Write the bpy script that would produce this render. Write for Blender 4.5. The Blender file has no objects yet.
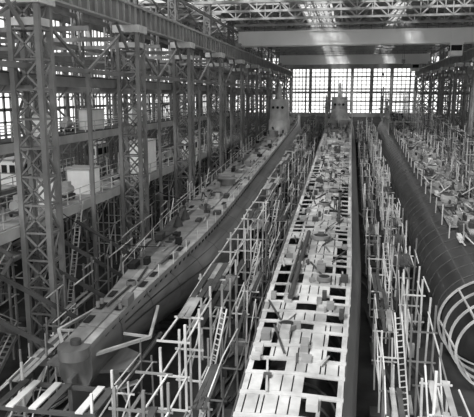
import bpy, math, random
from mathutils import Vector, Matrix
random.seed(7)
R=random.random
U=random.uniform
S=0.0634
CZ=22.0
def gz(y): return S*y
def dz(y): return 6.52+S*y

# ---------------------------------------------------------------- materials
def mat(name,v,rough=0.7,metal=0.0,scale=1.2,con=0.25,bump=0.0,streak=False):
    m=bpy.data.materials.new(name); m.use_nodes=True
    nt=m.node_tree; b=nt.nodes['Principled BSDF']
    tc=nt.nodes.new('ShaderNodeTexCoord')
    mp=nt.nodes.new('ShaderNodeMapping')
    if streak: mp.inputs['Scale'].default_value=(3,0.25,1)
    n=nt.nodes.new('ShaderNodeTexNoise'); n.inputs['Scale'].default_value=scale
    n.inputs['Detail'].default_value=5
    r=nt.nodes.new('ShaderNodeValToRGB')
    a=max(0,v*(1-con)); c=min(1,v*(1+con))
    r.color_ramp.elements[0].position=0.33; r.color_ramp.elements[1].position=0.67
    r.color_ramp.elements[0].color=(a,a,a*0.99,1); r.color_ramp.elements[1].color=(c,c,c*0.99,1)
    nt.links.new(tc.outputs['Object'],mp.inputs['Vector'])
    nt.links.new(mp.outputs['Vector'],n.inputs['Vector'])
    nt.links.new(n.outputs['Fac'],r.inputs['Fac'])
    nt.links.new(r.outputs['Color'],b.inputs['Base Color'])
    b.inputs['Roughness'].default_value=rough
    b.inputs['Metallic'].default_value=metal
    if bump:
        bp=nt.nodes.new('ShaderNodeBump'); bp.inputs['Strength'].default_value=bump
        nt.links.new(n.outputs['Fac'],bp.inputs['Height'])
        nt.links.new(bp.outputs['Normal'],b.inputs['Normal'])
    return m
M_pipe=mat('scaffold_pipe_light',0.52,0.6,con=0.35,scale=0.4)
M_pipe2=mat('scaffold_pipe_mid',0.16,0.6,con=0.3,scale=0.4)
M_wood=mat('staging_plank',0.28,0.8,con=0.45,scale=0.6)
M_woodD=mat('timber_dark',0.05,0.85,con=0.4,scale=0.8)
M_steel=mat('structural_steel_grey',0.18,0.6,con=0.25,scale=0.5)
M_steelL=mat('structural_steel_light',0.36,0.6,con=0.2,scale=0.5)
M_steelD=mat('structural_steel_dark',0.04,0.6,con=0.3,scale=0.5)
M_hullA=mat('hull_primer_grey',0.11,0.36,con=0.4,scale=0.5,streak=True)
M_hullL=mat('hull_plate_light',0.38,0.5,con=0.3,scale=0.8)
M_hullM=mat('hull_plate_mid',0.26,0.5,con=0.3,scale=0.8)
M_hullX=mat('hull_plate_pale',0.52,0.5,con=0.2,scale=0.8)
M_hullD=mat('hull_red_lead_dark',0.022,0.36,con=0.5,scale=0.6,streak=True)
M_hullD2=mat('hull_dark_seam',0.07,0.45,con=0.3,scale=0.8)
M_black=mat('recess_black',0.008,0.8,con=0.3)
M_white=mat('painted_panel_white',0.88,0.5,con=0.05)
M_crane=mat('crane_paint_pale',0.92,0.5,con=0.04,scale=0.2)
M_floor=mat('slipway_dirt',0.022,0.95,con=0.6,scale=0.5,bump=0.4)
M_roof=mat('roof_planking',0.38,0.8,con=0.3,scale=0.4)
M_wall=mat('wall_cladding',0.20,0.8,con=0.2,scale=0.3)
M_cloth=mat('work_clothes',0.07,0.9,con=0.3,scale=4)
M_clothL=mat('work_shirt',0.35,0.9,con=0.2,scale=4)
M_skin=mat('skin',0.42,0.6,con=0.08,scale=4)

# ---------------------------------------------------------------- mesh builder
class MB:
    def __init__(s): s.v=[];s.f=[];s.m=[];s.sm=[]
    def add(s,vs,fs,m,sm=False):
        o=len(s.v); s.v+= [tuple(p) for p in vs]
        for f in fs:
            s.f.append([i+o for i in f]); s.m.append(m); s.sm.append(sm)
    def box(s,x0,x1,y0,y1,z0,z1,m=0,sl=False):
        a=S*y0 if sl else 0; b=S*y1 if sl else 0
        s.add([(x0,y0,z0+a),(x1,y0,z0+a),(x1,y1,z0+b),(x0,y1,z0+b),
               (x0,y0,z1+a),(x1,y0,z1+a),(x1,y1,z1+b),(x0,y1,z1+b)],
              [(3,2,1,0),(4,5,6,7),(0,1,5,4),(1,2,6,5),(2,3,7,6),(3,0,4,7)],m)
    def bar(s,p,q,w,m=0,h=None):
        p=Vector(p);q=Vector(q);d=q-p
        if d.length<1e-4: return
        d.normalize()
        up=Vector((0,0,1)) if abs(d.z)<0.95 else Vector((0,1,0))
        a=d.cross(up).normalized()*(w/2); b=a.cross(d).normalized()*((h or w)/2)
        vs=[p-a-b,p+a-b,p+a+b,p-a+b,q-a-b,q+a-b,q+a+b,q-a+b]
        s.add(vs,[(3,2,1,0),(4,5,6,7),(0,1,5,4),(1,2,6,5),(2,3,7,6),(3,0,4,7)],m)
    def cyl(s,p,q,r,m=0,n=10,r2=None,cap=True,sm=True):
        p=Vector(p);q=Vector(q);d=(q-p).normalized()
        if r2 is None:r2=r
        up=Vector((0,0,1)) if abs(d.z)<0.95 else Vector((0,1,0))
        a=d.cross(up).normalized(); b=a.cross(d).normalized()
        vs=[];fs=[]
        for i in range(n):
            t=2*math.pi*i/n; e=a*math.cos(t)+b*math.sin(t)
            vs.append(p+e*r)
        for i in range(n):
            t=2*math.pi*i/n; e=a*math.cos(t)+b*math.sin(t)
            vs.append(q+e*r2)
        for i in range(n): fs.append((i,(i+1)%n,n+(i+1)%n,n+i))
        s.add(vs,fs,m,sm)
        if cap: s.add(vs,[tuple(range(n))[::-1],tuple(range(n,2*n))],m)
    def loft(s,rings,m,closed=True,sm=True,skip=()):
        n=len(rings[0]);o=[];fs=[]
        for r in rings:o+=r
        for k in range(len(rings)-1):
            for i in range(n if closed else n-1):
                if i in skip: continue
                j=(i+1)%n
                fs.append((k*n+i,k*n+j,(k+1)*n+j,(k+1)*n+i))
        s.add(o,fs,m,sm)
    def sphere(s,c,rx,ry,rz,m,n=12,k=8):
        rings=[]
        for a in range(k+1):
            t=math.pi*a/k
            rings.append([(c[0]+rx*math.sin(t)*math.cos(2*math.pi*b/n),c[1]+ry*math.sin(t)*math.sin(2*math.pi*b/n),c[2]+rz*math.cos(t)) for b in range(n)])
        s.loft(rings,m)
    def obj(s,name,mats,origin=(0,0,0),parent=None):
        me=bpy.data.meshes.new(name)
        o=Vector(origin)
        me.from_pydata([tuple(Vector(p)-o) for p in s.v],[],s.f)
        for m in mats: me.materials.append(m)
        me.polygons.foreach_set('material_index',s.m)
        me.polygons.foreach_set('use_smooth',s.sm)
        me.update()
        ob=bpy.data.objects.new(name,me); bpy.context.collection.objects.link(ob)
        if parent: ob.parent=parent
        else: ob.location=o
        return ob
def empty(name,loc):
    e=bpy.data.objects.new(name,None); e.empty_display_size=1; e.location=loc
    bpy.context.collection.objects.link(e); return e
def sstep(a,b,x):
    t=max(0,min(1,(x-a)/(b-a))); return t*t*(3-2*t)

XL=-21.5; XR=22.8; YE=226.0
# ---------------------------------------------------------------- floor, walls, ceiling
b=MB(); b.box(-43,40,0,YE+1,-0.6,0,0,sl=True); b.obj('floor',[M_floor])

def window_grid(b,axis,c,a0,a1,z0,z1,da,dzv,w,m):
    n=max(1,int(round((a1-a0)/da)))
    for i in range(n+1):
        a=a0+(a1-a0)*i/n; ww=w*(2.2 if i%4==0 else 1)
        if axis=='x': b.box(a-ww/2,a+ww/2,c-.08,c+.08,z0,z1,m)
        else: b.box(c-.08,c+.08,a-ww/2,a+ww/2,z0,z1,m)
    k=max(1,int(round((z1-z0)/dzv)))
    for i in range(k+1):
        z=z0+(z1-z0)*i/k; ww=w*(2.0 if i%3==0 else 1)
        if axis=='x': b.box(a0,a1,c-.08,c+.08,z-ww/2,z+ww/2,m)
        else: b.box(c-.08,c+.08,a0,a1,z-ww/2,z+ww/2,m)
b=MB()
b.box(-43,40,YE,YE+.4,13.5,15.6,0)
b.box(-43,40,YE,YE+.4,22.9,23.5,0)
b.box(-43,40,YE,YE+.4,31.6,33.0,0)
b.box(-43,40,YE,YE+.4,35.6,38.4,0)
xs=(-43,-36,-29,-21.5,-14.5,-7.5,0.5,7.5,14.5,22.8,31,39.4)
for x in xs:
    b.box(x-.35,x+.4,YE-.25,YE+.4,16,38,0)
b.obj('wall_far',[M_steelL])
i=1
for k in range(len(xs)-1):
    b=MB(); window_grid(b,'x',YE+.1,xs[k]+.4,xs[k+1]-.3,15.6,31.6,1.4,1.4,.24,0)
    window_grid(b,'x',YE+.1,xs[k]+.4,xs[k+1]-.3,33.0,35.6,1.4,1.3,.24,0)
    b.obj('window_%d'%i,[M_steelL]); i+=1
for side,x in (('left',-42.8),('right',39.6)):
    b=MB()
    b.box(x-.2,x+.2,10,YE,0,9,0,sl=False)
    b.box(x-.2,x+.2,10,YE,9,15.5,0)
    b.box(x-.2,x+.2,10,YE,26.5,28.0,0)
    b.box(x-.2,x+.2,10,YE,33,38,0)
    y=19.7
    while y<YE:
        b.box(x-.3,x+.3,y-.4,y+.4,0,38,0); y+=9.65
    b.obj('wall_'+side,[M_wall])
    b=MB(); window_grid(b,'y',x,10,YE,15.5,26.5,1.5,1.5,.2,0)
    window_grid(b,'y',x,10,YE,28,33,1.5,1.5,.2,0)
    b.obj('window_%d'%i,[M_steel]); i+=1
b=MB(); z=38.0
def roofstrip(x0,x1,y0,y1): b.box(x0,x1,y0,y1,z,z+.25,0)
for a,c in [(-43,-30),(-27.5,-9.5),(-3.5,7.5),(10,26),(29,40)]: roofstrip(a,c,106,YE+.4)
for a,c in [(-43,-38),(-32,-27),(-20,-17),(-11,-8),(-2,1),(7,10),(16,19),(26,30),(36,40)]: roofstrip(a,c,12,106)  # near roof, out of view: wide gaps added to let daylight onto the decks
for k in range(12,107,4): b.box(-43,40,k-.1,k+.1,z,z+.2,0)
for a,c in ((-9.5,-3.5),(7.5,10),(-30,-27.5),(26,29)):
    y=107
    while y<YE:
        b.box(a,c,y-.12,y+.12,z,z+.2,0); y+=2.2
    k=a+.9
    while k<c: b.box(k-.06,k+.06,106,YE,z,z+.2,0); k+=1.0
b.obj('ceiling',[M_roof])
b=MB()
x=-42
while x<39:
    b.box(x-.12,x+.12,14,YE,37.55,37.95,0); x+=2.7
b.obj('roof_purlins',[M_steelL])
y=29.35
while y<YE-2:
    b=MB()
    b.bar((XL-1,y,35.0),(XR+1,y,35.0),.35,0); b.bar((XL-1,y,37.4),(XR+1,y,37.4),.35,0)
    n=18
    for k in range(n):
        x0=XL-1+(XR-XL+2)*k/n; x1=XL-1+(XR-XL+2)*(k+1)/n
        b.bar((x0,y,35.0 if k%2 else 37.4),(x1,y,37.4 if k%2 else 35.0),.2,0)
        b.bar((x1,y,35.0),(x1,y,37.4),.14,0)
    for s0,s1 in ((-42.5,XL-1),(XR+1,39.4)):
        b.bar((s0,y,36),(s1,y,36),.3,0); b.bar((s0,y,37.4),(s1,y,37.4),.3,0)
        for k in range(8):
            x0=s0+(s1-s0)*k/8; x1=s0+(s1-s0)*(k+1)/8
            b.bar((x0,y,36 if k%2 else 37.4),(x1,y,37.4 if k%2 else 36),.14,0)
    b.obj('roof_truss',[M_steelL],(XL,y,35)); y+=9.65

# ---------------------------------------------------------------- lattice columns
colY=[19.7+19.3*k for k in range(11)]
def lattice(b,x,y,z0,z1,wx,wy,leg,lac,m,pitch=1.8,cross=True):
    cs=[(x-wx/2,y-wy/2),(x+wx/2,y-wy/2),(x+wx/2,y+wy/2),(x-wx/2,y+wy/2)]
    for c in cs: b.bar((c[0],c[1],z0),(c[0],c[1],z1),leg,m)
    n=max(1,int((z1-z0)/pitch))
    for k in range(n):
        a=z0+(z1-z0)*k/n; c=z0+(z1-z0)*(k+1)/n
        for i in range(4):
            p=cs[i];q=cs[(i+1)%4]
            b.bar((p[0],p[1],c),(q[0],q[1],c),lac,m)
            if i%2==0 and cross:
                b.bar((p[0],p[1],a),(q[0],q[1],c),lac,m); b.bar((q[0],q[1],a),(p[0],p[1],c),lac,m)
            else:
                if k%2: p,q=q,p
                b.bar((p[0],p[1],a),(q[0],q[1],c),lac,m)
for X,sg in ((XL,-1),(XR,1)):
    for y in colY:
        b=MB(); g=gz(y)-.1
        lattice(b,X,y,g,28.4,2.0,1.6,.36,.13,0,2.0)
        b.box(X-1.35,X+1.35,y-1.2,y+1.2,28.0,28.7,1)
        b.box(X-1.15,X+1.15,y-.95,y+.95,26.6,27.1,1)
        b.box(X-1.2,X+1.2,y-1.0,y+1.0,g,g+.6,0)
        lattice(b,X+sg*1.2,y,28.7,37.4,.9,1.0,.22,.1,0,1.4)
        b.bar((X,y-.8,26.4),(X,y-3.4,28.6),.22,0); b.bar((X,y+.8,26.4),(X,y+3.4,28.6),.22,0)
        b.obj('lattice_column',[M_steel,M_hullX],(X,y,g))
for X in (XL,XR):
    b=MB(); b.box(X-.12,X+.12,12,YE-1,28.75,30.7,0)
    b.box(X-.4,X+.4,12,YE-1,28.7,28.85,1); b.box(X-.4,X+.4,12,YE-1,30.6,30.8,1)
    b.box(X-.06,X+.06,12,YE-1,30.8,31.0,1)
    y=13
    while y<YE-1: b.box(X-.32,X+.32,y-.06,y+.06,28.8,30.65,1); y+=1.6
    b.obj('crane_runway_girder',[M_steel,M_steelL],(X,120,29.7))
def sidebeams(X,sg):
    b=MB()
    for z,w in ((24.0,.3),(34,.3)):
        b.bar((X,12,z),(X,YE-1,z),w,0,w*1.3)
    for i in range(len(colY)-1):
        y0,y1=colY[i],colY[i+1]
        ym=(y0+y1)/2
        b.bar((X,y0,28.6),(X,ym,24.0),.2,0); b.bar((X,y1,28.6),(X,ym,24.0),.2,0)
        b.bar((X+sg*1.2,y0,31),(X+sg*1.2,y1,36),.16,0); b.bar((X+sg*1.2,y1,31),(X+sg*1.2,y0,36),.16,0)
        b.bar((X,ym,gz(ym)),(X,ym,24),.3,0)
    b.obj('column_line_bracing',[M_steel],(X,120,24))
sidebeams(XL-.3,-1); sidebeams(XR+.3,1)
for X,sg in ((-31.5,-1),(31,1)):
    b=MB()
    y=19.7
    while y<YE-2:
        lattice(b,X,y,gz(y),36,.9,.9,.22,.09,0,2.0,False); y+=9.65
    for z in (17.5,22.5,27.5,31): b.bar((X,12,z),(X,YE-1,z),.3,0,.5)
    y=19.7; k=0
    while y<YE-12:
        for z in (22.5,27.5):
            if k%2==0: b.bar((X,y,z),(X,y+9.65,z-5),.16,0)
            b.bar((X,y,z),(X+sg*10,y,z),.3,0,.45) if sg<0 else b.bar((X,y,z),(39.2,y,z),.3,0,.45)
            b.bar((X,y,z),(XL if sg<0 else XR,y,z),.25,0,.4)
        y+=9.65; k+=1
    b.obj('aisle_steel_frame',[M_steel],(X,120,20))

# ---------------------------------------------------------------- galleries
def gallery(name,x0,x1,y0,y1,z,mats):
    b=MB()
    b.box(x0,x1,y0,y1,z-.15,z,1)
    for x in (x0,x1): b.box(x-.18,x+.18,y0,y1,z-.9,z-.1,0)
    y=y0
    while y<y1:
        b.box(x0,x1,y-.1,y+.1,z-.55,z-.15,0)
        for x in (x0,x1): b.bar((x,y,z),(x,y,z+1.1),.08,2)
        b.bar((x1,y,z-.2),(x1-1.5,y,z-2),.12,0)
        y+=2.4
    for x in (x0,x1):
        for h in (.55,1.1): b.bar((x,y0,z+h),(x,y1,z+h),.07,2)
    b.obj(name,mats,((x0+x1)/2,(y0+y1)/2,z))
gallery('gallery_walkway',-27,-22.9,22,178,13.0,[M_steelL,M_wood,M_pipe])
gallery('gallery_walkway',-30.5,-27.6,22,150,18.2,[M_steelL,M_woodD,M_pipe])
gallery('gallery_walkway',-24.6,-23.0,22,200,23.6,[M_steel,M_woodD,M_pipe2])
gallery('gallery_walkway',-39.5,-36.5,22,160,12.0,[M_steelL,M_wood,M_pipe])
gallery('gallery_walkway',24.3,28,60,190,15.5,[M_steelL,M_wood,M_pipe])

def cabin(name,x,y,z,wx,wy,h,win=True):
    b=MB()
    b.box(x,x+wx,y,y+wy,z,z+h,0)
    b.box(x-.12,x+wx+.12,y-.12,y+wy+.12,z+h,z+h+.12,1)
    if win:
        for k in range(2):
            xx=x+wx*(.12+.45*k)
            b.box(xx,xx+wx*.3,y-.04,y,z+h*.45,z+h*.8,2)
            yy=y+wy*(.12+.45*k)
            b.box(x+wx,x+wx+.04,yy,yy+wy*.3,z+h*.45,z+h*.8,2)
        b.box(x+wx,x+wx+.05,y+wy*.42,y+wy*.56,z,z+h*.75,1)
    for xx in (x,x+wx):
        b.bar((xx,y-.03,z),(xx,y-.03,z+h),.1,1)
    b.obj(name,[M_white,M_steelL,M_black],(x,y,z))
cabin('foreman_cabin',-25.6,51.5,13.0,2.3,2.2,2.3,False)
cabin('foreman_cabin',-25.1,65.5,13.0,1.9,5.2,3.7,False)
cabin('electrical_cabinet',-25.0,45,13.0,1.5,1.2,2.2,False)
cabin('electrical_cabinet',-30,52,18.2,2.0,2.5,2.0,False)
cabin('electrical_cabinet',-30,64,18.2,1.6,3.5,2.2,False)
cabin('foreman_cabin',-39,62,12,2.2,5,2.8)
cabin('foreman_cabin',-39,84,12,2.2,5,2.8)
cabin('foreman_cabin',-25.4,88,13.0,2.2,3.5,2.4)
cabin('foreman_cabin',-25.4,107,13.0,2.2,3.5,2.4)
cabin('electrical_cabinet',-30,76,18.2,2.0,2.5,2.2,False)
for k,(x,y,z) in enumerate([(-24.4,41,13),(-24.2,48.5,13),(-24.5,63,13),(-24.3,76,13),(-24.3,80,13),(-24.4,96,13),(-29.5,60,18.2),(-29.5,44,18.2)]):
    b=MB(); b.box(x-.5,x+.5,y-.7,y+.7,z+.25,z+.5,0); b.cyl((x,y-.7,z+.85),(x,y+.7,z+.85),.42,1,14)
    b.cyl((x,y+.72,z+.85),(x,y+.9,z+.85),.3,0,12)
    for dx in (-.4,.4):
        for dy in (-.5,.5): b.cyl((x+dx-.05,y+dy,z+.2),(x+dx+.05,y+dy,z+.2),.2,0,10)
    b.box(x-.3,x+.3,y-.25,y+.35,z+1.2,z+1.6,1)
    b.obj('welding_generator',[M_steelD,M_steelL],(x,y,z))

# ---------------------------------------------------------------- overhead cranes
def crane(y,dep):
    e=empty('overhead_crane',(0,y,31))
    o=(0,y,31)
    b=MB()
    for yy in (y,y+dep):
        b.box(XL-.2,XR+.2,yy-.25,yy+.25,31.6,34.0,0)
        b.box(XL-.2,XR+.2,yy-.45,yy+.45,31.45,31.6,0); b.box(XL-.2,XR+.2,yy-.45,yy+.45,34.0,34.15,0)
        x=XL+1
        while x<XR: b.box(x-.05,x+.05,yy-.33,yy+.33,31.6,34.0,0); x+=2.4
    b.obj('bridge_girders',[M_crane],o,e)
    b=MB()
    for X in (XL,XR):
        b.box(X-.45,X+.45,y-1.2,y+dep+1.2,31.2,31.9,0)
        for yy in (y-.6,y+dep+.6): b.cyl((X-.2,yy,31.3),(X+.2,yy,31.3),.36,0,14)
    b.obj('end_trucks',[M_steelL],o,e)
    b=MB(); x=XL+1
    while x<XR:
        b.bar((x,y-.5,34.15),(x,y-.5,35.1),.07,0); x+=2
    b.bar((XL,y-.5,35.1),(XR,y-.5,35.1),.08,0); b.bar((XL,y-.5,34.6),(XR,y-.5,34.6),.06,0)
    b.obj('footwalk_railing',[M_pipe2],o,e)
    b=MB(); b.box(8,11.5,y-.4,y+dep+.4,34.2,34.5,0); b.box(8.4,9.4,y+.3,y+dep-.3,34.5,35.4,0)
    b.cyl((10.3,y+.3,35),(10.3,y+dep-.3,35),.45,0,14)
    for dx in (-.15,.15): b.bar((9.7+dx,y+dep/2,34.3),(9.7+dx,y+dep/2,28.6),.05,0)
    b.box(9.4,10,y+dep/2-.2,y+dep/2+.2,28,28.7,0); b.cyl((9.7,y+dep/2,27.5),(9.7,y+dep/2,28),.12,0,8)
    b.bar((9.7,y+dep/2,27.5),(9.95,y+dep/2,27.25),.12,0)
    b.obj('trolley_and_hook',[M_steel],o,e)
    b=MB(); cx=XR-5
    b.box(cx,cx+2.2,y-.3,y+1.9,29.2,31.45,0); b.box(cx+.15,cx+2.05,y-.34,y-.3,30.1,31.1,1)
    b.box(cx-.04,cx,y,y+1.6,30.1,31.1,1)
    b.obj('operator_cab',[M_crane,M_black],o,e)
crane(119,2.4)
crane(190,2.4)

# ---------------------------------------------------------------- submarines
def section(X,y,wd,w,d,n_top=True,drop=0.0):
    h=[(wd,0),(wd+.04,-.55),(wd+.45*(w-wd)+.05,-.95),(w*.96,-1.9),(w,-3.0),(w*.95,-4.0),(w*.74,-5.1),(w*.38,-5.85)]
    z=dz(y)+drop
    return [(X,y,z+.10)]+[(X+a,y,z+c*d/6.1) for a,c in h]+[(X,y,z-d)]+[(X-a,y,z+c*d/6.1) for a,c in reversed(h)]
XA=-14.5
def wdA(y): return .9+1.45*sstep(28,58,y)-1.3*sstep(140,166,y)
def wA(y):  return 1.0+3.15*sstep(28,58,y)-2.7*sstep(135,168,y)
def dA(y):  return 2.6+3.5*sstep(27,60,y)
eA=empty('submarine',(XA,90,dz(90)-3)); oA=tuple(eA.location)
ys=[29+1.5*k for k in range(93)]
b=MB(); rings=[section(XA,y,wdA(y),wA(y),dA(y)) for y in ys]
b.loft(rings,0,sm=True); b.add(rings[0],[tuple(range(len(rings[0])))],0); b.add(rings[-1],[tuple(range(len(rings[0])))[::-1]],0)
b.obj('hull',[M_hullA],oA,eA)
b=MB()
y=29.4
k=0
cur=[0,0,0]
while y<164:
    w=wdA(y)-.1; L=1.92
    w2=wdA(y+L)-.1
    if k%3==0: cur=[random.choice([0,0,2]),random.choice([0,1,1]),random.choice([0,1,1])]
    for ci,(a,c) in enumerate(((-1,-.36),(-.34,.34),(.36,1))):
        z0=dz(y)+.1*(1-abs(a+c)/2)+.03; z1=dz(y+L)+.1*(1-abs(a+c)/2)+.03
        vs=[(XA+a*w,y,z0),(XA+c*w,y,z0),(XA+c*w2,y+L,z1),(XA+a*w2,y+L,z1)]
        b.add(vs+[(p[0],p[1],p[2]-.06) for p in vs],[(0,1,2,3),(0,4,5,1),(1,5,6,2),(2,6,7,3),(3,7,4,0)],cur[ci])
        if R()<.4 and ci!=1:
            cx=XA+(a+c)/2*w; cy=y+.9
            zz=dz(cy)+.14
            b.box(cx-.2,cx+.2,cy-.5,cy+.5,zz-.02-S*cy,zz+.015-S*cy,3,sl=True)
    y+=2.0; k+=1
b.obj('deck_plating',[M_hullM,M_hullL,M_hullA,M_black],oA,eA)
b=MB()
y=31
while y<160:
    w=wdA(y)+.03
    for sg in (-1,1):
        b.box(XA+sg*w-.03,XA+sg*w+.03,y,y+.55,dz(0)-.42,dz(0)-.22,0,sl=True)
    y+=1.0
b.obj('limber_holes',[M_black],oA,eA)
b=MB()
y=33
while y<160:
    r=section(XA,y,wdA(y)+.02,wA(y)+.025,dA(y))
    r2=section(XA,y+.12,wdA(y)+.02,wA(y)+.025,dA(y))
    n=len(r)
    for idx in (range(1,8),range(n-7,n)): b.loft([[r[i] for i in idx],[r2[i] for i in idx]],0,closed=False)
    y+=4.5
for ix,sgn in ((3,1),(4,1),(14,-1),(13,-1)):
    rr_=[]
    for y in ys[3:86]:
        p=section(XA,y,wdA(y)+.02,wA(y)+.04,dA(y))[ix]; rr_.append([(p[0],p[1],p[2]),(p[0]+sgn*.02,p[1],p[2]-.1)])
    b.loft(rr_,0,closed=False)
b.obj('plate_seams',[M_hullD],oA,eA)
b=MB()
def hatch(b,x,y,r,m0,m1,h=.35):
    z=dz(y)+.1
    b.cyl((x,y,z),(x,y,z+h),r,m0,16); b.cyl((x,y,z+h),(x,y,z+h+.02),r*.75,m1,16)
for y,r in ((38,.35),(47,.45),(60,.6),(66,.7),(80,.6),(96,.6),(110,.7)): hatch(b,XA,y,r,0,1)
for y in (53,55.5):
    z=dz(y)+.1; b.cyl((XA-.9,y,z),(XA-.9,y,z+.9),.5,4,12,r2=.15); b.cyl((XA-.9,y,z+.9),(XA-.9,y,z+1.3),.08,4,8)
z=dz(72); b.cyl((XA,72,z+.1),(XA,72,z+.8),1.0,0,18); b.cyl((XA,72,z+.8),(XA,72,z+.95),1.25,0,18)
z=dz(118); b.cyl((XA,118,z+.1),(XA,118,z+1.2),.9,0,18); b.bar((XA,118,z+1.5),(XA+.3,113.5,z+2.1),.25,4)
for y in (34,44,60,75,90,105,120):
    for sg in (-1,1):
        x=XA+sg*(wdA(y)-.3); z=dz(y)+.12
        b.cyl((x,y,z),(x,y,z+.4),.13,0,8); b.cyl((x,y+.6,z),(x,y+.6,z+.4),.13,0,8)
for k in range(45):
    y=U(34,125); x=U(-.8,.8)*wdA(y); a=U(.1,.35); c=U(.15,.6)
    b.box(XA+x-a,XA+x+a,y-c,y+c,dz(0)+.08,dz(0)+.2+U(.1,.6),random.choice([0,3,4,1]),sl=True)
for k in range(30):
    y=U(34,122); x=U(-.7,.7)*wdA(y); L=U(1,4)
    b.bar((XA+x,y,dz(y)+.25),(XA+x+U(-.4,.4),y+L,dz(y+L)+.25),.14,random.choice([3,4]),.08)
y=40
while y<124:
    for sg in (1,-1):
        x=XA+sg*(wdA(y)-.06); x2=XA+sg*(wdA(y+3)-.06)
        b.bar((x,y,dz(y)),(x,y,dz(y)+1.0),.05,2)
        if sg<0 or y>60: b.bar((x,y,dz(y)+1.0),(x2,y+3,dz(y+3)+1.0),.04,2)
    y+=3
b.obj('deck_fittings',[M_steel,M_black,M_pipe,M_wood,M_steelD],oA,eA)
b=MB()
z=dz(30)
for sg in (-1,1):
    vs=[(XA+sg*.6,30,z-1.9),(XA+sg*2.6,30.6,z-1.9),(XA+sg*2.4,32.6,z-1.8),(XA+sg*.9,33.4,z-1.7)]
    b.add(vs+[(p[0],p[1],p[2]-.18) for p in vs],[(0,1,2,3),(7,6,5,4),(0,4,5,1),(1,5,6,2),(2,6,7,3),(3,7,4,0)],0)
    b.bar((XA+sg*.9,29.6,z-.7),(XA+sg*3.0,33.0,z-.9),.18,1)
    b.bar((XA+sg*3.0,33.0,z-.9),(XA+sg*1.9,38,z-.8),.18,1)
    b.bar((XA+sg*1.3,33.0,z-.8),(XA+sg*3.0,33.0,z-.9),.14,1)
    b.cyl((XA+sg*1.6,31.5,z-3.6),(XA+sg*1.7,39,z-3.2),.16,0,10)
    for k in range(4):
        t=k*math.pi/2+.4
        b.bar((XA+sg*1.6,31.5,z-3.6),(XA+sg*1.6+math.cos(t)*1.1,31.6,z-3.6+math.sin(t)*1.1),.5,1,.1)
b.box(XA-.12,XA+.12,28.2,30.6,z-5.4,z-1.6,0)
b.cyl((XA,28.95,z+.02),(XA,28.95,z-.6),.9,0,20)
b.cyl((XA,29.2,z+.02),(XA,29.2,z+.3),.3,2,14)
b.obj('stern_gear',[M_hullA,M_hullL,M_steelD],oA,eA)
def tower(name,X,yc,parent,o,h=4.0,ma=M_hullL,wm=1.35):
    b=MB(); z=dz(yc)
    def ring(w,l,zz,n=20):
        w*=wm
        return [(X+w*math.cos(2*math.pi*i/n)*(1 if abs(math.sin(2*math.pi*i/n))<.75 else .92),yc+l*math.sin(2*math.pi*i/n),zz) for i in range(n)]
    b.loft([ring(1.5,5.2,z-.3),ring(1.45,5.0,z+h*.35),ring(1.35,3.9,z+h*.37),ring(1.25,3.6,z+h)],0)
    r=ring(1.25,3.6,z+h); b.add(r,[tuple(range(len(r)))],0)
    r=ring(1.45,5.0,z+h*.35); b.add(r,[tuple(range(len(r)))],0)
    b.cyl((X,yc-.5,z+h),(X,yc-.5,z+h+2.6),.5,0,12,r2=.3); b.cyl((X,yc+1,z+h),(X,yc+1,z+h+3.2),.4,0,12,r2=.22)
    for k in range(8):
        t=k*math.pi/4; b.bar((X+1.6*math.cos(t),yc+3.4*math.sin(t),z+h),(X+1.6*math.cos(t),yc+3.4*math.sin(t),z+h+1),.09,1)
    for t in (4.2,4.71,5.2):
        cx=X+1.32*wm*math.cos(t); cy=yc+3.75*math.sin(t)
        b.cyl((cx,cy+.2,z+h*.75),(cx,cy-.08,z+h*.75),.28,2,10)
    b.obj(name,[ma,M_steelL,M_black],o,parent)
tower('conning_tower',XA,128,eA,oA,6.6,M_hullX,1.5)

XB=-2.25
eB=empty('submarine',(XB,90,dz(90)-3)); oB=tuple(eB.location)
def wdB(y): return 2.35+.45*sstep(20,42,y)-1.6*sstep(150,170,y)
def wB(y): return 3.0+.75*sstep(20,55,y)-2.2*sstep(145,170,y)
ys=[21+1.5*k for k in range(99)]
rings=[section(XB,y,wdB(y),wB(y),6.1) for y in ys]
n=len(rings[0])
b=MB(); b.loft(rings,0,skip=(0,n-1)); b.add(rings[0][2:n-1],[tuple(range(n-3))],0)
b.obj('outer_hull',[M_hullA],oB,eB)
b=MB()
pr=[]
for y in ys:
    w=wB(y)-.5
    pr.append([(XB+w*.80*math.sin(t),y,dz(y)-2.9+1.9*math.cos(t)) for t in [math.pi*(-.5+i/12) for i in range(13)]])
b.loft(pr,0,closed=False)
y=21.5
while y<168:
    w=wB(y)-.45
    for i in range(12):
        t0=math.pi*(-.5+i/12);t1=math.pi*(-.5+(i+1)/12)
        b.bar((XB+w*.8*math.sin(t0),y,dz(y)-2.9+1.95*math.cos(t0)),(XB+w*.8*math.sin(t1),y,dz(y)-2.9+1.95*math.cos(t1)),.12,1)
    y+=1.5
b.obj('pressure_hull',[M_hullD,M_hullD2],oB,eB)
b=MB()
E=[-1,-.86,-.60,-.50,-.22,0,.22,.50,.60,.86,1]
y=21.0; row=0
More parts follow.
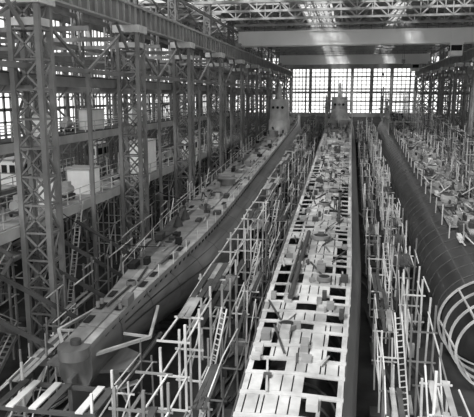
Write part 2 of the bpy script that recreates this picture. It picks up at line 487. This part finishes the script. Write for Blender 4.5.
while y<167:
    P=random.choice([1.2,1.5,1.5,1.9,2.3]) if y<85 else random.choice([1.1,1.4])
    if row%2==0:
        base=random.choice([0,1,1,1,2]) if y>50 else random.choice([1,1,2,0])
        shade=[random.choice([base,base,base,1,0]) for _ in range(10)]
    ctr=R()
    for (y0,y1,web) in ((y,y+.34,True),(y+.36,y+P-.03,False)):
        for i in range(10):
            op=False
            if not web:
                p={1:.7,8:.66,3:.2,6:.26,2:.16,7:.14}.get(i,0)
                if y>80: p={1:.88,8:.88,3:.5,6:.5,2:.22,7:.22}.get(i,0)
                op=R()<p
                if i in (4,5) and ctr<.12: op=True
            if op: continue
            w0=wdB(y0);w1=wdB(y1); g=.014
            za=dz(y0)+.1-.1*abs(E[i]);zb=dz(y0)+.1-.1*abs(E[i+1])
            ds=S*(y1-y0)
            m=shade[i] if not web else shade[4]
            e0=E[i]+(0 if web else g); e1=E[i+1]-(0 if web else g)
            vs=[(XB+e0*w0,y0,za),(XB+e1*w0,y0,zb),(XB+e1*w1,y1,zb+ds),(XB+e0*w1,y1,za+ds)]
            b.add(vs+[(p_[0],p_[1],p_[2]-.07) for p_ in vs],[(0,1,2,3),(7,6,5,4),(0,4,5,1),(1,5,6,2),(2,6,7,3),(3,7,4,0)],m)
    y+=P; row+=1
b.obj('deck_plating',[M_hullM,M_hullL,M_hullX,M_hullA],oB,eB)
b=MB()
for y,r,x in ((33,.55,-.9),(41,.5,.9),(51,.8,.2),(63,.6,0),(70,.6,.8),(82,.8,0),(95,.6,0),(108,.7,0),(122,.7,0)):
    hatch(b,XB+x,y,r,0,1,.3)
b.cyl((XB-1.1,37,dz(37)+.35),(XB-.9,52,dz(52)+.35),.18,2,10)
b.cyl((XB-1.4,40,dz(40)+.3),(XB-1.25,49,dz(49)+.3),.10,2,10)
for y in (38,43,48): b.box(XB-1.6,XB-.7,y-.12,y+.12,dz(0),dz(0)+.2,3,sl=True)
b.cyl((XB+1.6,56,dz(56)+.3),(XB+1.5,68,dz(68)+.3),.13,2,10)
for k in range(190):
    y=U(25,164); x=U(-.88,.88)*wdB(y); a=U(.06,.3); c=U(.1,.6); h=U(.08,.5)
    if y>95: h*=1.8
    b.box(XB+x-a,XB+x+a,y-c,y+c,dz(0)+.05,dz(0)+.08+h,random.choice([0,2,3,4,0,2]),sl=True)
for k in range(150):
    y=U(25,162); x=U(-.8,.8)*wdB(y); t=U(-.4,.4); L=U(.8,3.5)
    x2=max(-2.6,min(2.6,x+L*math.sin(t)))
    b.bar((XB+x,y,dz(y)+.18),(XB+x2,y+L,dz(y+L)+.18),.11,random.choice([3,2,2,4]),.07)
y=24
while y<150:
    x=XB+wdB(y)-.05
    b.bar((x,y,dz(y)),(x,y,dz(y)+1.05),.06,4)
    if R()<.8: b.bar((x,y,dz(y)+1.0),(XB+wdB(y+2.2)-.05,y+2.2,dz(y+2.2)+1.0),.05,4)
    y+=2.2
b.obj('deck_fittings',[M_steel,M_black,M_steelD,M_wood,M_steelL],oB,eB)
tower('conning_tower',XB,140,eB,oB,6.2,M_hullL,1.4)

XC=11.0
eC=empty('submarine',(XC,95,dz(95)-3.5)); oC=tuple(eC.location)
YC0=43.0
def rC(y): return 4.1+.2*sstep(43,60,y)-2.6*sstep(150,185,y)
def ringC(y,e=0,n=48): return [(XC+(rC(y)+e)*math.cos(2*math.pi*i/n),y,dz(y)-3.2+(min(rC(y),3.9)*1.0+e)*.85*math.sin(2*math.pi*i/n)) for i in range(n)]
b=MB(); ys=[YC0+1.5*k for k in range(95)]
rr=[ringC(y) for y in ys]; b.loft(rr,0); b.add(rr[-1],[tuple(range(48))[::-1]],0)
b.obj('pressure_hull',[M_hullD],oC,eC)
b=MB()
y=YC0+1.5
while y<175:
    b.loft([ringC(y),ringC(y,.035),ringC(y+.12,.035),ringC(y+.12)],0,sm=False); y+=2.2
for a in (1.9,2.2,2.6,3.0,3.4):
    b.loft([[ (XC+(rC(y)+.03)*math.cos(t),y,dz(y)-3.2+(3.93)*.85*math.sin(t)) for t in (a,a+.02)] for y in ys[:70]],0,closed=False)
b.obj('hull_seams',[M_hullD2],oC,eC)
b=MB()
for k,y in enumerate((YC0-4.5,YC0-3,YC0-1.5,YC0)):
    rs=.88+.04*k
    def rg(s,yy): return [(XC+4.1*s*math.cos(2*math.pi*i/48),yy,dz(yy)-3.2+3.32*s*math.sin(2*math.pi*i/48)) for i in range(48)]
    b.loft([rg(rs,y),rg(rs+.04,y),rg(rs+.04,y+.12),rg(rs,y+.12),rg(rs,y)],0,sm=False)
for i in range(0,32,4):
    t=2*math.pi*i/32
    b.bar((XC+4.1*.9*math.cos(t),YC0-4.5,dz(YC0-4.5)-3.2+3.32*.9*math.sin(t)),(XC+4.1*math.cos(t),YC0,dz(YC0)-3.2+3.32*math.sin(t)),.12,0)
r0=[(XC+4.0*math.cos(2*math.pi*i/32),YC0+.05,dz(YC0)-3.2+3.25*math.sin(2*math.pi*i/32)) for i in range(32)]
b.add(r0,[tuple(range(32))],1)
b.obj('frame_rings',[M_hullL,M_hullD],oC,eC)
b=MB()
y=54
while y<170:
    w=2.1-1.0*sstep(150,172,y)
    for i in range(6):
        if R()<.7:
            x=-w+2*w*i/6
            b.box(XC+.4+x+.03,XC+.4+x+2*w/6-.03,y,y+1.9,dz(0)+.1,dz(0)+.22,random.choice([0,3,3,5,1]),sl=True)
    y+=2
for k in range(230):
    y=U(52,165); x=U(-1.6,2.5); a=U(.06,.3); c=U(.1,.8); h=U(.15,.9)
    b.box(XC+x-a,XC+x+a,y-c,y+c,dz(0)+.1,dz(0)+.12+h,random.choice([0,1,2,3,4,5,5]),sl=True)
for k in range(280):
    y=U(50,165); x=U(-1.6,2.4); t=U(-1.4,1.4); L=U(.8,3.6)
    b.bar((XC+x,y,dz(y)+U(.25,.6)),(XC+max(-1.9,min(2.8,x+L*math.sin(t))),y+L*math.cos(t),dz(y)+U(.4,1.3)),.10,random.choice([1,4,3,3,5]),.07)
for y,x,r in ((58,.9,.9),(66,-.3,.8),(74,1.2,.9),(84,.2,.9),(98,-.3,.8),(112,.6,.8)):
    z=dz(y)
    b.cyl((XC+x,y,z+.05),(XC+x,y,z+.9),r,2,20); b.cyl((XC+x,y,z+.9),(XC+x,y,z+.93),r*.7,5,20)
for k in range(26):
    y=54+k*4.4
    for x in (-2.0,2.8): b.bar((XC+x,y,dz(y)-.6),(XC+x,y,dz(y)+U(1.0,2.2)),.10,4)
b.obj('deck_framing',[M_hullM,M_wood,M_hullL,M_steel,M_pipe,M_steelD],oC,eC)

for X in (XA,XB,XC):
    b=MB(); y=44
    while y<165:
        b.box(X-.8,X+.8,y-.3,y+.3,0,.4,0,sl=True); y+=1.8
    b.obj('keel_blocks',[M_woodD],(X,95,gz(95)))

# ---------------------------------------------------------------- scaffolding
def staging(X0,X1,y0,y1,step,top,seed=1,light=.7,lev=2.1,planks=.35,rail=True,pw=.12):
    rnd=random.Random(seed); b=MB()
    y=y0; prev=None
    while y<y1:
        hs=[top+rnd.uniform(-1.6,1.3) for _ in (0,1)]
        xs=(X0+rnd.uniform(-.12,.12),X1+rnd.uniform(-.12,.12))
        m=0 if rnd.random()<light else 1
        for x,h in zip(xs,hs):
            b.bar((x,y,gz(y)),(x+rnd.uniform(-.12,.12),y,gz(y)+h),pw,m)
        z=lev
        while z<top+.2:
            if rnd.random()<.85: b.bar((xs[0]-.25,y,gz(y)+z),(xs[1]+.25,y,gz(y)+z),pw*.75,m)
            z+=lev
        if prev:
            py,pxs=prev
            z=lev
            while z<top+.2:
                for i in (0,1):
                    if rnd.random()<.62: b.bar((pxs[i],py,gz(py)+z),(xs[i],y,gz(y)+z),pw*.7,0 if rnd.random()<light else 1)
                if rnd.random()<planks*(.5 if z<top-lev else 1):
                    npk=3; w=(X1-X0)/npk
                    for k in range(npk):
                        if rnd.random()<.75:
                            xx=X0+w*(k+.5)
                            b.bar((xx,py-.2,gz(py)+z+.09+.03*k),(xx+rnd.uniform(-.1,.1),y+.2,gz(y)+z+.09+.03*k),w*.8,2 if rnd.random()<.5 else 3,.05)
                z+=lev
            if rnd.random()<.35:
                i=rnd.choice((0,1)); za=rnd.uniform(0,top*.5)
                b.bar((pxs[i],py,gz(py)+za),(xs[i],y,gz(y)+za+rnd.uniform(1.8,3.6)),pw*.7,0)
            if rail:
                i=rnd.choice((0,1))
                if rnd.random()<.6: b.bar((pxs[i],py,gz(py)+top+.1),(xs[i],y,gz(y)+top+.1),pw*.6,0)
        prev=(y,xs)
        y+=step*rnd.uniform(.9,1.1)
    b.obj('scaffolding',[M_pipe,M_pipe2,M_wood,M_woodD],((X0+X1)/2,(y0+y1)/2,gz((y0+y1)/2)))
staging(-20.0,-19.0,36,165,3.0,6.0,1,.35)
staging(-10.1,-8.7,24,165,3.3,6.2,2,.75,pw=.14)
staging(-7.6,-6.7,24,170,4.2,4.8,3,.4,pw=.11)
staging(2.3,3.3,24,170,3.8,5.0,4,.35,pw=.11)
staging(4.7,5.9,26,170,3.2,5.6,5,.7,pw=.13)
staging(16.0,17.2,45,170,2.8,7.0,6,.5)
staging(18.8,20.2,60,190,3.0,8.5,7,.5)
staging(-26.5,-24.5,26,120,3.4,10.2,8,.3,lev=2.3)
staging(-36,-33.8,30,130,3.4,14,11,.4,lev=2.6)
staging(-18.6,-17.6,26,40,3.0,5.0,10,.4,pw=.1)
staging(-12.0,-11.2,25,36,3.6,4.6,12,.5,pw=.1)
for X,yc,sd in ((XB,140,21),(XC,135,22),(XC,160,23)):
    rnd=random.Random(sd); b=MB()
    for x in (-2.9,0,2.9):
        for k in range(7):
            y=yc-7+k*2.3
            if x==0 and 0<k<6: continue
            b.bar((X+x,y,dz(y)-.6),(X+x,y,dz(y)+rnd.uniform(5,8)),.13,0)
    for z in (2,4,6):
        for x in (-2.9,2.9): b.bar((X+x,yc-7,dz(yc)+z-.4),(X+x,yc+7,dz(yc)+z+.4),.12,0)
        b.bar((X-2.9,yc-7,dz(yc)+z-.4),(X+2.9,yc-7,dz(yc)+z-.4),.12,0)
        b.box(X-3.6,X-2.7,yc-7,yc+7,dz(yc)+z,dz(yc)+z+.06,1)
    b.obj('scaffolding',[M_pipe,M_wood],(X,yc,dz(yc)))

b=MB()
z=dz(27)-1.6
for k in range(9):
    if k in (2,5,6): continue
    b.box(XA-2.6+.62*k,XA-2.2+.62*k,25.2,28.0,z,z+.08,k%2)
for x in (-2.6,2.6):
    for y in (25.3,27.9): b.bar((XA+x,y,gz(y)),(XA+x,y,z+1.1),.12,1)
for y in (25.3,27.9): b.bar((XA-2.8,y,z-.1),(XA+2.8,y,z-.1),.2,0)
b.obj('stern_staging_platform',[M_woodD,M_pipe],(XA,26.6,gz(26.6)))

def ladder(p,q,w=.45):
    b=MB(); p=Vector(p);q=Vector(q); d=q-p; a=Vector((-d.y,d.x,0))
    a=(a if a.length>.1 else Vector((1,0,0))).normalized()*w/2
    b.bar(p-a,q-a,.09,0); b.bar(p+a,q+a,.09,0)
    n=int(d.length/.33)
    for k in range(1,n): c=p+d*k/n; b.bar(c-a,c+a,.05,0)
    b.obj('ladder',[M_pipe],tuple(p))
for x,y,s in ((-8.4,33,1.2),(-8.3,47,1.2),(4.0,34,-.7),(4.0,48,-.7),(-8.3,62,1),(4,62,.6)):
    ladder((x,y,gz(y)),(x+s,y+1.6,gz(y)+7.0))
for y in (44,62,84): ladder((-22.6,y,gz(y)),(-22.7,y+4,13.0))
for y in (50,72): ladder((-27.3,y,13.0),(-27.4,y+3,18.2))

for xa,xb in ((-9,-6.5),(-20,-17),(2,6.5),(15.5,21),(-41,-24)):
    b=MB()
    for k in range(200):
        y=U(22,200); x=U(xa,xb); t=U(-.35,.35); L=U(1.5,5)
        h=U(.05,.6)
        b.bar((x,y,gz(y)+h),(min(xb+.3,max(xa-.3,x+L*math.sin(t))),y+L*math.cos(t),gz(y+L)+h),.2,random.choice([0,1,1,1,2]),.1)
    for k in range(60):
        y=U(22,200); x=U(xa,xb); a=U(.2,.6)
        b.box(x-a,x+a,y-a,y+a,0,U(.3,1.1),random.choice([0,1,2,2]),sl=True)
    b.obj('timber_pile',[M_wood,M_woodD,M_steelD],((xa+xb)/2,100,gz(100)))
for k,(x,y) in enumerate([(-17.6,47),(6.8,27.5),(-5.9,60),(3.9,50),(18,70),(-20,60)]):
    b=MB(); z=gz(y)-.02
    b.cyl((x,y,z),(x,y,z+.88),.3,0,18)
    for h in (.02,.3,.6,.86): b.cyl((x,y,z+h),(x,y,z+h+.03),.32,1,18)
    b.obj('oil_drum',[M_steelD,M_steelL],(x,y,z))
b=MB()
for k in range(12):
    y=27+k*1.7
    b.bar((-20.2+U(-.3,.3),y,gz(y)),(-17.6+U(-.4,.2),y+U(-1,1),gz(y)+U(3.4,4.6)),.24,k%2)
for k in range(5):
    y=30+k*4.2
    b.bar((-22.6,y,gz(y)+8.5),(-17.6,y+3,gz(y)+4.2),.28,0)
b.obj('timber_shores',[M_woodD,M_steelL],(-20,36,gz(36)))
b=MB()
for f in range(4):
    z0=gz(33)+f*2.9; d=1 if f%2==0 else -1
    ya=33 if d>0 else 37.5; yb=ya+4.5*d
    for x in (-24.0,-23.1):
        b.bar((x,ya,z0),(x,yb,z0+2.9),.1,1,.3)
        b.bar((x,ya,z0+1),(x,yb,z0+3.9),.07,0)
    for k in range(12):
        t=(k+.5)/12; b.box(-24.0,-23.1,ya+4.5*d*t-.13,ya+4.5*d*t+.13,z0+2.9*t,z0+2.9*t+.05,2)
    b.box(-24.2,-22.9,yb-.1 if d>0 else yb-1.2,yb+1.2 if d>0 else yb+.1,z0+2.85,z0+2.95,2)
for x in (-24.2,-22.9):
    for y in (31.9,38.6): b.bar((x,y,gz(y)),(x,y,gz(33)+12),.16,1)
b.obj('stair_tower',[M_pipe,M_steel,M_wood],(-23.5,35,gz(35)))

def cable(pts,r=.03):
    cu=bpy.data.curves.new('power_cable','CURVE'); cu.dimensions='3D'; cu.bevel_depth=r
    sp=cu.splines.new('POLY'); sp.points.add(len(pts)-1)
    for i,p in enumerate(pts): sp.points[i].co=(*p,1)
    cu.materials.append(M_black)
    o=bpy.data.objects.new('power_cable',cu); bpy.context.collection.objects.link(o)
for k in range(4):
    y=42+k*18
    p=Vector((-22.7,y,14)); q=Vector((XA,y+U(2,6),0)); q.z=dz(q.y)+.2
    pts=[]
    for i in range(15):
        t=i/14; c=p.lerp(q,t); c.z-=math.sin(math.pi*t)*1.3; pts.append(c)
    cable(pts)

# ---------------------------------------------------------------- workers
def worker(x,y,z,head,pose=0):
    V={}
    def q(n,x,y,z,r): V[n]=(Vector((x,y,z)),r)
    lean=.0 if pose!=1 else .38
    q('pel',0,0,.95,.15); q('wai',0,lean*.3,1.10,.135); q('che',0,lean*.75,1.32-lean*.15,.165); q('nec',0,lean*1.1,1.49-lean*.25,.06); q('hd',0,lean*1.2+.01,1.56-lean*.3,.06)
    st=.16 if pose==2 else .02
    for s,sg in (('l',-1),('r',1)):
        q('hip'+s,sg*.10,0,.88,.10); q('kne'+s,sg*.12,(.06+st*sg),.49,.07); q('ank'+s,sg*.13,st*sg*1.6,.09,.05); q('toe'+s,sg*.14,st*sg*1.6+.17,.045,.045)
        cz=V['che'][0]
        q('sho'+s,sg*.20,cz.y,cz.z+.10,.07)
        if pose==0: q('elb'+s,sg*.27,cz.y-.02,cz.z-.18,.05); q('wri'+s,sg*.25,cz.y+.12,cz.z-.40,.035)
        else: q('elb'+s,sg*.26,cz.y+.12,cz.z-.16,.05); q('wri'+s,sg*.18,cz.y+.36,cz.z-.20,.035)
    ed=[('pel','wai'),('wai','che'),('che','nec'),('nec','hd')]
    for s in 'lr': ed+=[('pel','hip'+s),('hip'+s,'kne'+s),('kne'+s,'ank'+s),('ank'+s,'toe'+s),('che','sho'+s),('sho'+s,'elb'+s),('elb'+s,'wri'+s)]
    names=list(V)
    me=bpy.data.meshes.new('tmp'); me.from_pydata([V[n][0] for n in names],[(names.index(a),names.index(c)) for a,c in ed],[])
    ob=bpy.data.objects.new('tmp',me); bpy.context.collection.objects.link(ob)
    ob.modifiers.new('skin','SKIN'); sv=me.skin_vertices[0].data
    for i,n in enumerate(names):
        sv[i].radius=(V[n][1],V[n][1]*.85); sv[i].use_root=(n=='pel')
    sd=ob.modifiers.new('sub','SUBSURF'); sd.levels=2; sd.render_levels=2
    dg=bpy.context.evaluated_depsgraph_get(); ev=ob.evaluated_get(dg); em=ev.to_mesh()
    b=MB()
    b.v=[tuple(v.co) for v in em.vertices]
    for p in em.polygons:
        c=p.center; m=0
        if c.z>1.02: m=1
        if c.z>V['nec'][0].z: m=2
        b.f.append(list(p.vertices)); b.m.append(m); b.sm.append(True)
    ev.to_mesh_clear(); bpy.data.objects.remove(ob)
    h=V['hd'][0]+Vector((0,.02,.10))
    b.sphere(h,.078,.098,.12,2,14,10)
    b.sphere(h+Vector((0,-.012,.045)),.088,.105,.085,3,14,8)
    b.box(h.x-.06,h.x+.06,h.y+.06,h.y+.16,h.z+.045,h.z+.058,3)
    b.cyl(h+Vector((0,.09,.02)),h+Vector((0,.118,-.015)),.012,2,6,r2=.018)
    for sg in (-1,1):
        b.sphere(h+Vector((sg*.03,.09,.015)),.012,.008,.009,3,6,4); b.sphere(h+Vector((sg*.08,0,0)),.012,.02,.03,2,6,5)
    b.box(h.x-.022,h.x+.022,h.y+.085,h.y+.095,h.z-.05,h.z-.043,3)
    for s,sg in (('l',-1),('r',1)):
        w=V['wri'+s][0]; d=(w-V['elb'+s][0]).normalized()
        b.bar(w-d*.02,w+d*.09,.035,2,.075)
        up=Vector((0,0,1)) if abs(d.z)<.9 else Vector((0,1,0))
        a=d.cross(up).normalized(); u=a.cross(d).normalized()
        for k,L in enumerate((.062,.074,.07,.055)):
            o=w+d*.09+u*(.028-.019*k); m1=o+d*L*.55-a*sg*.006; b.bar(o,m1,.016,2); b.bar(m1,m1+d*L*.4-a*sg*.02,.014,2)
        o=w+d*.03+u*.037; b.bar(o,o+d*.035+u*.03,.019,2); b.bar(o+d*.035+u*.03,o+d*.07+u*.035-a*sg*.01,.016,2)
    c,s_=math.cos(head),math.sin(head)
    b.v=[(x+c*p[0]-s_*p[1],y+s_*p[0]+c*p[1],z+p[2]) for p in b.v]
    b.obj('worker',[M_cloth,random.choice([M_cloth,M_clothL]),M_skin,M_black],(x,y,z))
for (x,y,hd,ps) in ((XA+.6,58,1.2,0),(XA-.9,63,-.5,2),(XA-.5,86,2,0),(XB+1.2,60,.4,1),(XB+.2,77,-2.4,0),(XB-1.0,84,1.5,2),(XB+.9,97,0.3,1),(XC-.4,61,1.0,0),(XC+.7,70,-1.2,2),(XC-1.2,78,2.4,1)):
    worker(x,y,dz(y)+.12,hd,ps)
worker(-23.6,57.6,13.0,-1.5,0); worker(-24,73.5,13.0,-1.5,1)

# ---------------------------------------------------------------- light
w=bpy.data.worlds.new('overcast_sky'); bpy.context.scene.world=w; w.use_nodes=True
bg=w.node_tree.nodes['Background']; bg.inputs[0].default_value=(1,1,.99,1); bg.inputs[1].default_value=1.5
sun=bpy.data.lights.new('sun','SUN'); sun.energy=5.0; sun.angle=math.radians(14)
so=bpy.data.objects.new('sun',sun); so.rotation_euler=(math.radians(35),math.radians(-24),0); so.location=(0,0,60)
bpy.context.collection.objects.link(so)

# ---------------------------------------------------------------- camera
cam=bpy.data.cameras.new('camera'); co=bpy.data.objects.new('camera',cam); bpy.context.collection.objects.link(co)
cam.sensor_width=36; cam.lens=36*600/474; cam.clip_end=1000; cam.clip_start=.3
co.location=(0,0,CZ)
co.rotation_euler=(math.radians(90-10.66),0,math.radians(10.48))
sc=bpy.context.scene; sc.camera=co
try:
    sc.view_settings.view_transform='Standard'
except Exception: pass
print('done',len(bpy.data.objects))
